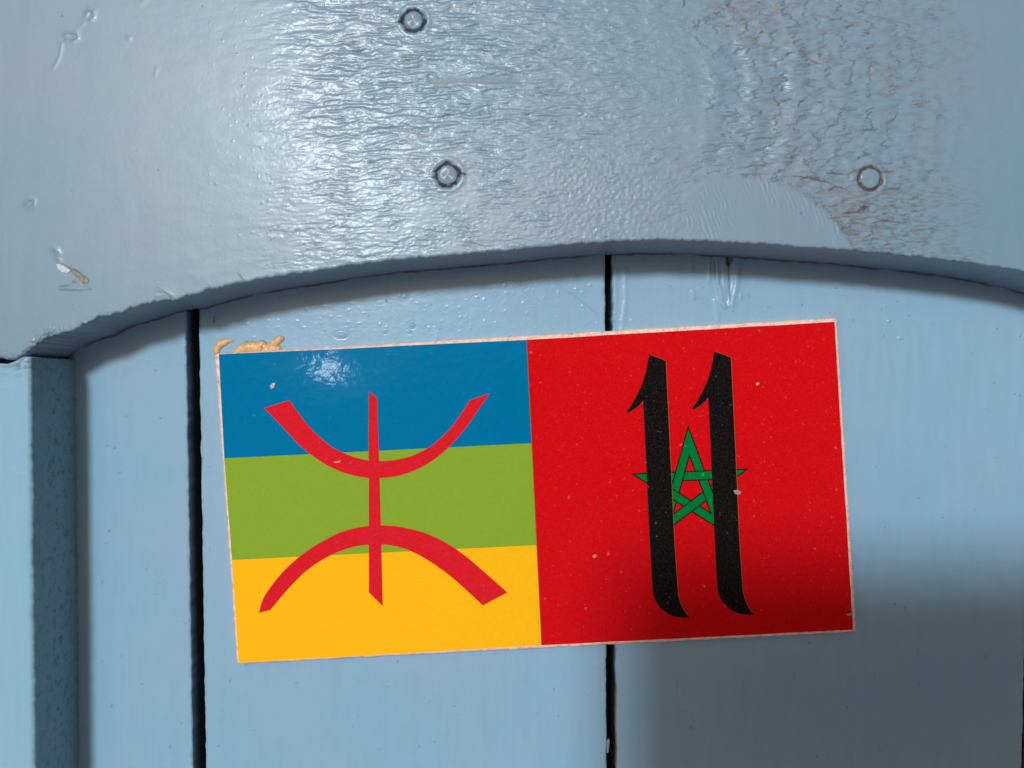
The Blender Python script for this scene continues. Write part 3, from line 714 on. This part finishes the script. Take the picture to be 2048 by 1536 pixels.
# nail heads sit in rail coordinates: rail's own origin equals the world origin
# ------------------------------------------------------------------ the plaque
TY = -0.0042               # front face of the plaque
plaque = empty('number_plaque', (wx(1070, TY), 0.0, wz(1297, TY)), 'small rectangular plaque, striped flag with red sign beside black number 11 on red', 'plaque')
TL, TR, BR, BL = (427.5, 706), (1676, 634), (1715.5, 1265), (472, 1330)
def tile_drop(x, z):
    """very slight sag of the glazed face near its upper edge (metres)"""
    px = x / (S * (D + TY) / D) + CX; py = CY - (z - ZC) / (S * (D + TY) / D)
    top = TL[1] + (px - TL[0]) * (TR[1] - TL[1]) / (TR[0] - TL[0])
    d = (py - top) * S
    L = 0.0175
    q = np.clip(1 - d / L, 0, 1.2)
    gx = np.exp(-((px - 672) / 92) ** 2)
    return 0.00185 * q * q * (0.03 + 0.97 * gx)
def tile_obj(name, polys, level, mat, parent, step=0.0022):
    """flat print lying on the plaque face; polys are lists of photo-pixel points"""
    bm = bmesh.new()
    for pts in polys:
        area = sum(pts[i - 1][0] * pts[i][1] - pts[i][0] * pts[i - 1][1] for i in range(len(pts)))
        if area < 0: pts = pts[::-1]
        res = delaunay_2d_cdt([Vector(p) for p in pts], [], [list(range(len(pts)))], 1, 1e-4)
        vs = [bm.verts.new((wx(p[0], TY), 0, wz(p[1], TY))) for p in res[0]]
        for t in res[2]: bm.faces.new([vs[i] for i in t])
    x0 = min(v.co.x for v in bm.verts); x1 = max(v.co.x for v in bm.verts)
    z0 = min(v.co.z for v in bm.verts); z1 = max(v.co.z for v in bm.verts)
    x = math.floor(x0 / step) * step + step
    while x < x1 and x < wx(1000, TY):
        bmesh.ops.bisect_plane(bm, geom=bm.verts[:] + bm.edges[:] + bm.faces[:], plane_co=(x, 0, 0), plane_no=(1, 0, 0)); x += step
    z = math.floor(z0 / 0.0008) * 0.0008 + 0.0008
    while z < z1:
        if z > wz(880, TY):
            bmesh.ops.bisect_plane(bm, geom=bm.verts[:] + bm.edges[:] + bm.faces[:], plane_co=(0, 0, z), plane_no=(0, 0, 1))
        z += 0.0008
    nor = []
    for v in bm.verts:
        x_, z_ = v.co.x, v.co.z; e = 1e-4
        h = float(tile_drop(x_, z_)); hx = (float(tile_drop(x_ + e, z_)) - h) / e; hz = (float(tile_drop(x_, z_ + e)) - h) / e
        v.co.y = TY + h - level * 0.00002
        nor.append(Vector((hx, -1, hz)).normalized())
    bm.normal_update()
    for f in bm.faces:
        if f.normal.y > 0: f.normal_flip()
    me = bpy.data.meshes.new(name); bm.to_mesh(me); bm.free()
    for p in me.polygons: p.use_smooth = True
    if x0 < wx(1000, TY): me.normals_split_custom_set_from_vertices(nor)
    else:
        for p in me.polygons: p.use_smooth = False
    me.materials.append(mat)
    o = bpy.data.objects.new(name, me); scene.collection.objects.link(o)
    o.parent = parent
    if parent is plaque: o.location = -plaque.location
    return o

# body: rounded slab with a worn bare rim
def lerp(a, b, t): return (a[0] + (b[0] - a[0]) * t, a[1] + (b[1] - a[1]) * t)
def outline(inset, nseg=90, rough=0.0, seed=0, r=9):
    cs = [TL, TR, BR, BL]
    cen = (sum(c[0] for c in cs) / 4, sum(c[1] for c in cs) / 4)
    pts = []
    for i in range(4):
        a, b = cs[i], cs[(i + 1) % 4]
        for k in range(nseg):
            pts.append(lerp(a, b, k / nseg))
    res = []
    for k, p in enumerate(pts):
        q = list(p)
        # inset towards centre by axis
        i = k // nseg; 
        a, b = cs[i], cs[(i + 1) % 4]
        L = math.hypot(b[0] - a[0], b[1] - a[1]); nx_, ny_ = -(b[1] - a[1]) / L, (b[0] - a[0]) / L
        s = (k % nseg) / nseg * L
        dx, dy = nx_ * inset, ny_ * inset
        for ss, other in ((s, (i - 1) % 4), (L - s, (i + 1) % 4)):
            if ss < inset + r:
                c0, c1 = cs[other], cs[(other + 1) % 4]; LL = math.hypot(c1[0] - c0[0], c1[1] - c0[1])
                mx_, my_ = -(c1[1] - c0[1]) / LL, (c1[0] - c0[0]) / LL
                push = max(0, inset + (r - math.sqrt(max(r * r - (r - min(ss, r)) ** 2, 0))) * 0 - ss)
                dx += mx_ * push; dy += my_ * push
                if ss < r: 
                    rr_ = (r - ss) ** 2 / r * 0.25
                    dx += nx_ * rr_; dy += ny_ * rr_
        nz = rough * float(perlin(k * 0.45, 0.3, seed)) + rough * 0.6 * float(perlin(k * 1.3, 0.6, seed + 1))
        res.append((p[0] + dx + nx_ * nz, p[1] + dy + ny_ * nz))
    return res
bm = bmesh.new()
loops = []
for inset, y, rough, sd_ in ((1.5, -0.0001, 0.5, 1), (0.6, -0.0020, 1.2, 2), (0.5, TY + 0.0006, 1.6, 3), (2.0, TY + 0.00025, 1.6, 4), (4.5, TY + 0.00003, 1.2, 5), (9, TY, 0.3, 6)):
    lp = []
    for p in outline(inset, 90, rough, sd_):
        x_, z_ = wx(p[0], TY), wz(p[1], TY)
        lp.append(bm.verts.new((x_, y + (float(tile_drop(x_, z_)) if y < -0.003 else 0), z_)))
    loops.append(lp)
for a, b in zip(loops, loops[1:]):
    n = len(a)
    for i in range(n): bm.faces.new((a[i], a[(i + 1) % n], b[(i + 1) % n], b[i]))
bm.faces.new(loops[0])
body = obj_from_bm('tile_body', bm, m_rim, plaque, True); body.location = -plaque.location
inn = outline(8.0, 12, 0, 0, 2)
front = tile_obj('tile_face', [inn], 0, m_rim, plaque)

# printed stripes and field
sb = [tile_obj('blue_stripe', [[(437.5, 708.5), (1052.8, 679.8), (1062.9, 886.5), (448.7, 916.7)]], 1, p_blue, plaque),
      tile_obj('green_stripe', [[(448.7, 916.7), (1062.9, 886.5), (1072.9, 1090.2), (464.2, 1120)]], 1, p_green, plaque),
      tile_obj('yellow_stripe', [[(464.2, 1120), (1072.9, 1090.2), (1082.5, 1290.4), (477.5, 1325.5)]], 1, p_yellow, plaque)]
rf = [(1054, 679.7)] + [(1054 + (1669 - 1054) * t + 0, 679.7 + (643.7 - 679.7) * t + 0.9 * float(perlin(t * 60, .2, 8))) for t in np.linspace(0.03, 0.97, 30)] + \
     [(1669, 643.7)] + [(1669 + (1706 - 1669) * t + 1.2 * float(perlin(t * 50, .2, 9)), 643.7 + (1259.5 - 643.7) * t) for t in np.linspace(0.03, 0.97, 30)] + \
     [(1706, 1259.5)] + [(1706 + (1083.8 - 1706) * t, 1259.5 + (1290.4 - 1259.5) * t + 0.8 * float(perlin(t * 60, .2, 10))) for t in np.linspace(0.03, 0.97, 30)] + [(1083.8, 1290.4)]
tile_obj('red_field', [rf], 1, p_redfield, plaque)
tile_obj('ochre_line', [[(1052.8, 679.8), (1054, 679.7), (1083.8, 1290.4), (1082.5, 1290.4)]], 2, p_ochre, plaque)

def smooth(pts, n=6):
    """Catmull-Rom through the points"""
    P = [pts[0]] + list(pts) + [pts[-1]]; out = []
    for i in range(1, len(P) - 2):
        p0, p1, p2, p3 = P[i-1], P[i], P[i+1], P[i+2]
        for k in range(n):
            t = k / n
            out.append(tuple(0.5 * (2*p1[j] + (p2[j]-p0[j])*t + (2*p0[j]-5*p1[j]+4*p2[j]-p3[j])*t*t + (3*p1[j]-p0[j]-3*p2[j]+p3[j])*t**3) for j in (0, 1)))
    out.append(pts[-1]); return out
up_in = [(578.6, 800.4), (593, 821), (611.4, 845), (629, 864.5), (647.9, 881.6), (665, 894.5), (684.4, 904.4), (711.7, 915), (737.7, 920.8), (765, 922), (793.7, 919), (830.2, 908.9), (866.7, 888.4), (898.6, 858.8), (921.4, 829), (939.6, 800.4)]
up_out = [(979.7, 786.8), (957.8, 818), (935, 851), (907.7, 884), (875.8, 913.5), (839.3, 936.3), (802.9, 950), (770, 955.6), (737.7, 955.9), (702.6, 950), (666, 936.5), (634.2, 918), (602.3, 893.2), (575, 865), (550, 838), (528, 816.4)]
lo_out = [(518, 1225.7), (527, 1196), (552.2, 1159.6), (579.5, 1130), (616, 1100.3), (657, 1076), (693.5, 1060.2), (737.7, 1051.6), (775, 1051), (807.4, 1054.8), (853, 1067), (894, 1086.7), (930.5, 1111.7), (967, 1142.5), (1014.8, 1184.7)]
lo_in = [(965.6, 1211), (935, 1182.4), (898.6, 1150.5), (853, 1118.6), (816.5, 1100), (784.6, 1091.2), (760, 1089), (730, 1090), (698, 1096.2), (657, 1112.5), (616, 1139), (584, 1169.5), (556.7, 1200.6), (540.8, 1219.8)]
stem = [(739, 782.7), (754, 795.9), (758.2, 921.7), (760.2, 990), (761.8, 1052.5), (762.8, 1095.8), (765.5, 1212), (737.7, 1184.7), (737.7, 1090), (737.9, 950), (738.2, 860)]
arcs = [smooth(up_in) + smooth(up_out), smooth(lo_out) + smooth(lo_in)]
tile_obj('flag_symbol', arcs[:1], 3, p_symbol, plaque)
s0 = bpy.data.objects['flag_symbol']
me_parts = [(arcs[1], 3), (stem, 4)]
tmp = [tile_obj('tmp', [p], l, p_symbol, plaque) for p, l in me_parts]
bm = bmesh.new(); nrm = []
for o in [s0] + tmp:
    bm.from_mesh(o.data)
for v in bm.verts:
    e = 1e-4; x_, z_ = v.co.x, v.co.z
    h = float(tile_drop(x_, z_)); nrm.append(Vector(((float(tile_drop(x_ + e, z_)) - h) / e, -1, (float(tile_drop(x_, z_ + e)) - h) / e)).normalized())
bm.to_mesh(s0.data); bm.free(); s0.data.normals_split_custom_set_from_vertices(nrm)
for o in tmp:
    me = o.data; bpy.data.objects.remove(o); bpy.data.meshes.remove(me)
# thin ochre outline left of the stem, where the print is off register
tile_obj('ochre_line', [[(737.2, 786), (739, 782.7), (738.2, 860), (738, 918), (736.9, 918)]], 2, p_ochre, plaque)

digit = [(1298.4, 708.9), (1331, 721.6), (1336, 825), (1341.3, 933.9), (1348.2, 1081), (1354, 1165), (1356, 1190.5), (1360.9, 1208), (1368.7, 1223), (1374, 1230), (1381, 1234.6),
         (1366.7, 1235.2), (1347.2, 1232.5), (1336, 1227.5), (1327.7, 1221.7), (1320, 1215), (1314, 1207), (1309.5, 1199), (1307, 1191), (1304.8, 1178.8), (1297.4, 1047.9), (1293.5, 960), (1288.6, 855.8), (1285.8, 801),
         (1280, 808.5), (1273, 814.8), (1262, 822), (1256.4, 825.5), (1253.8, 822.6), (1263.2, 808.9), (1275, 788), (1284.7, 766.5), (1291.5, 743.5), (1295.4, 723)]
for dx, dy in ((0, 0), (130.2, -6.2)):
    p = [(x + dx + (0.0 if y < 900 else -1.2 * (y - 900) / 330 * (dx > 0)), y + dy) for x, y in digit]
    tile_obj('ochre_edge', [[(x + 1.0, y - 0.3) for x, y in p]], 8, p_ochre, plaque)
    tile_obj('digit', [p], 10, p_black, plaque)

# five-pointed interlaced star
tips = [(1376.3, 853.5), (1494, 938.2), (1456, 1068.5), (1314.8, 1074.7), (1265, 947.9)]     # clockwise from the top
SW = 17.5
def line_off(P, Q, off, cen):
    dx, dy = Q[0] - P[0], Q[1] - P[1]; L = math.hypot(dx, dy); nx_, ny_ = -dy / L, dx / L
    if (cen[0] - P[0]) * nx_ + (cen[1] - P[1]) * ny_ < 0: nx_, ny_ = -nx_, -ny_
    return ((P[0] + nx_ * off, P[1] + ny_ * off), (Q[0] + nx_ * off, Q[1] + ny_ * off))
def isect(a, b):
    (x1, y1), (x2, y2) = a; (x3, y3), (x4, y4) = b
    d = (x1 - x2) * (y3 - y4) - (y1 - y2) * (x3 - x4)
    A_ = x1 * y2 - y1 * x2; B_ = x3 * y4 - y3 * x4
    return ((A_ * (x3 - x4) - (x1 - x2) * B_) / d, (A_ * (y3 - y4) - (y1 - y2) * B_) / d)
cen = (sum(t[0] for t in tips) / 5, sum(t[1] for t in tips) / 5)
bands = [(0, 3), (3, 1), (1, 4), (4, 2), (2, 0)]          # one closed stroke
def band_polys(i, OW=1.15):
    P, Q = tips[bands[i][0]], tips[bands[i][1]]
    Pp = tips[bands[i - 1][0]]; Qn = tips[bands[(i + 1) % 5][1]]
    def corner(off):
        me_ = line_off(P, Q, off, cen)
        return isect(me_, line_off(Pp, P, off, cen)), isect(me_, line_off(Q, Qn, off, cen))
    o0, o1 = corner(0.0); i0, i1 = corner(SW)
    eo0, eo1 = corner(-OW); ei0, ei1 = corner(SW + OW)
    go0, go1 = corner(OW); gi0, gi1 = corner(SW - OW)
    res = []
    for h in (0, 1):
        a, b = (0.0, 0.5) if h == 0 else (0.5, 1.0)
        green = [lerp(go0, go1, a), lerp(go0, go1, b), lerp(gi0, gi1, b), lerp(gi0, gi1, a)]
        blk = [[lerp(eo0, eo1, a), lerp(eo0, eo1, b), lerp(go0, go1, b), lerp(go0, go1, a)],
               [lerp(gi0, gi1, a), lerp(gi0, gi1, b), lerp(ei0, ei1, b), lerp(ei0, ei1, a)]]
        res.append((green, blk))
    return res
# stroke directions: in every band the first half lies over, the second under, except as the photo shows
over = {0: (0,), 1: (0,), 2: (0,), 3: (0,), 4: (0,)}
gl, gh, bl, bh = [], [], [], []
for i in range(5):
    for h, (gp, bp) in enumerate(band_polys(i)):
        if h in over[i]: gh.append(gp); bh += bp
        else: gl.append(gp); bl += bp
star_low = tile_obj('star', gl, 2, p_star, plaque)
star_low['label'] = 'green interlaced star behind the digits'
for nm, pol, lv, mt in (('star_band', gh, 5, p_star), ('star_outline', bl, 3, p_black), ('star_outline', bh, 6, p_black)):
    o = tile_obj(nm, pol, lv, mt, star_low)

# scratches and chips in the print
def chip(pts, level=12, mat=m_edge_chip): return tile_obj('chip', [pts], level, mat, plaque)
chip([(1466, 981), (1474, 979), (1482, 984), (1478, 989), (1470, 988)], 12, plain('dust_smudge', (0.30, 0.22, 0.2), 0.6, 0.3, 2))
chip([(1692, 1228), (1704, 1224), (1705, 1229), (1694, 1231)])
chip([(1700, 1218), (1704, 1214), (1704.5, 1226)])
chip([(1511, 767), (1516, 765), (1518, 768), (1513, 771)], 12, m_rim)
chip([(1185, 1110), (1191, 1108), (1194, 1112), (1189, 1116), (1185, 1114)], 12, plain('pink_scuff', (0.6, 0.16, 0.12), 0.5, 0.2, 2))
chip([(540, 771), (546, 766), (551, 765), (549, 775), (543, 778)], 12, plain('blue_scuff', (0.40, 0.33, 0.36), 0.5, 0.3, 2))
chip([(668, 923), (682, 921), (680, 925), (670, 926)], 12, plain('red_scuff', (0.72, 0.16, 0.14), 0.5, 0.2, 2))

# lumps of glue squeezed out above the upper left corner
def glue(pts, hts, seed):
    """pts: polyline of centre points in photo px, hts: (half width px)"""
    bm = bmesh.new(); rings = []
    P = smooth(pts, 6); n = len(P)
    Wd = np.interp(np.linspace(0, 1, n), np.linspace(0, 1, len(hts)), hts)
    for k, p in enumerate(P):
        q = P[min(k + 1, n - 1)]; o_ = P[max(k - 1, 0)]
        tx, ty = q[0] - o_[0], q[1] - o_[1]; L = math.hypot(tx, ty) + 1e-9; nx_, ny_ = -ty / L, tx / L
        w = Wd[k] * (1 + 0.3 * float(perlin(k * 0.5, 0.2, seed)))
        ring = []
        for i in range(12):
            a = math.pi * 2 * i / 12
            off = math.cos(a) * w; hh = max(0, math.sin(a)) * w * 0.6 * (1 + 0.4 * float(perlin(k * .6, i * .5, seed + 1))) + (0.3 if math.sin(a) > -0.1 else -0.5)
            ring.append(bm.verts.new((wx(p[0] + nx_ * off, -0.001), -hh * S, wz(p[1] + ny_ * off, -0.001))))
        rings.append(ring)
    for a, b in zip(rings, rings[1:]):
        for i in range(12): bm.faces.new((a[i], a[(i + 1) % 12], b[(i + 1) % 12], b[i]))
    bm.faces.new(rings[0]); bm.faces.new(rings[-1])
    bmesh.ops.recalc_face_normals(bm, faces=bm.faces[:])
    o = obj_from_bm('glue_blob', bm, m_glue, plaque, True); o.location = -plaque.location
    return o
glue([(430, 708), (432, 695), (440, 687), (452, 682), (463, 680)], [5, 8, 8, 5.5, 1.5], 301)
glue([(464, 708), (480, 698), (494, 694), (508, 695), (520, 700)], [4, 10, 12, 12, 8], 303)
glue([(504, 700), (516, 693), (524, 690), (528, 700)], [9, 11, 9, 6], 305)
glue([(524, 704), (536, 697), (548, 697), (560, 700)], [7, 11, 11, 5], 307)
glue([(530, 702), (541, 691), (552, 682), (560, 677), (565, 679)], [6, 7, 8, 6.5, 2.5], 309)

# ------------------------------------------------------------------ the phone that takes the picture (its shadow falls on the door)
yp = -D - 0.0015
ph = empty('smartphone', (0.045, yp - 0.004, ZC - 0.03), 'black smartphone held level before the door, its shadow falling at lower right', 'phone')
bm = bmesh.new(); box_bm(bm, -0.015, 0.143, yp - 0.008, yp, ZC - 0.063, ZC + 0.0165)
ed = [e for e in bm.edges if abs((e.verts[0].co - e.verts[1].co).y) > 0.004]
bmesh.ops.bevel(bm, geom=ed, offset=0.006, segments=6, affect='EDGES')
o = obj_from_bm('phone_body', bm, m_phone, ph); o.location = -ph.location
bm = bmesh.new()
bmesh.ops.create_cone(bm, cap_ends=True, segments=32, radius1=0.0045, radius2=0.0045, depth=0.0008)
bmesh.ops.rotate(bm, verts=bm.verts[:], cent=(0, 0, 0), matrix=__import__('mathutils').Matrix.Rotation(math.pi / 2, 3, 'X'))
bmesh.ops.translate(bm, verts=bm.verts[:], vec=(0, yp + 0.0004, ZC))
o = obj_from_bm('lens', bm, m_glass, ph); o.location = -ph.location
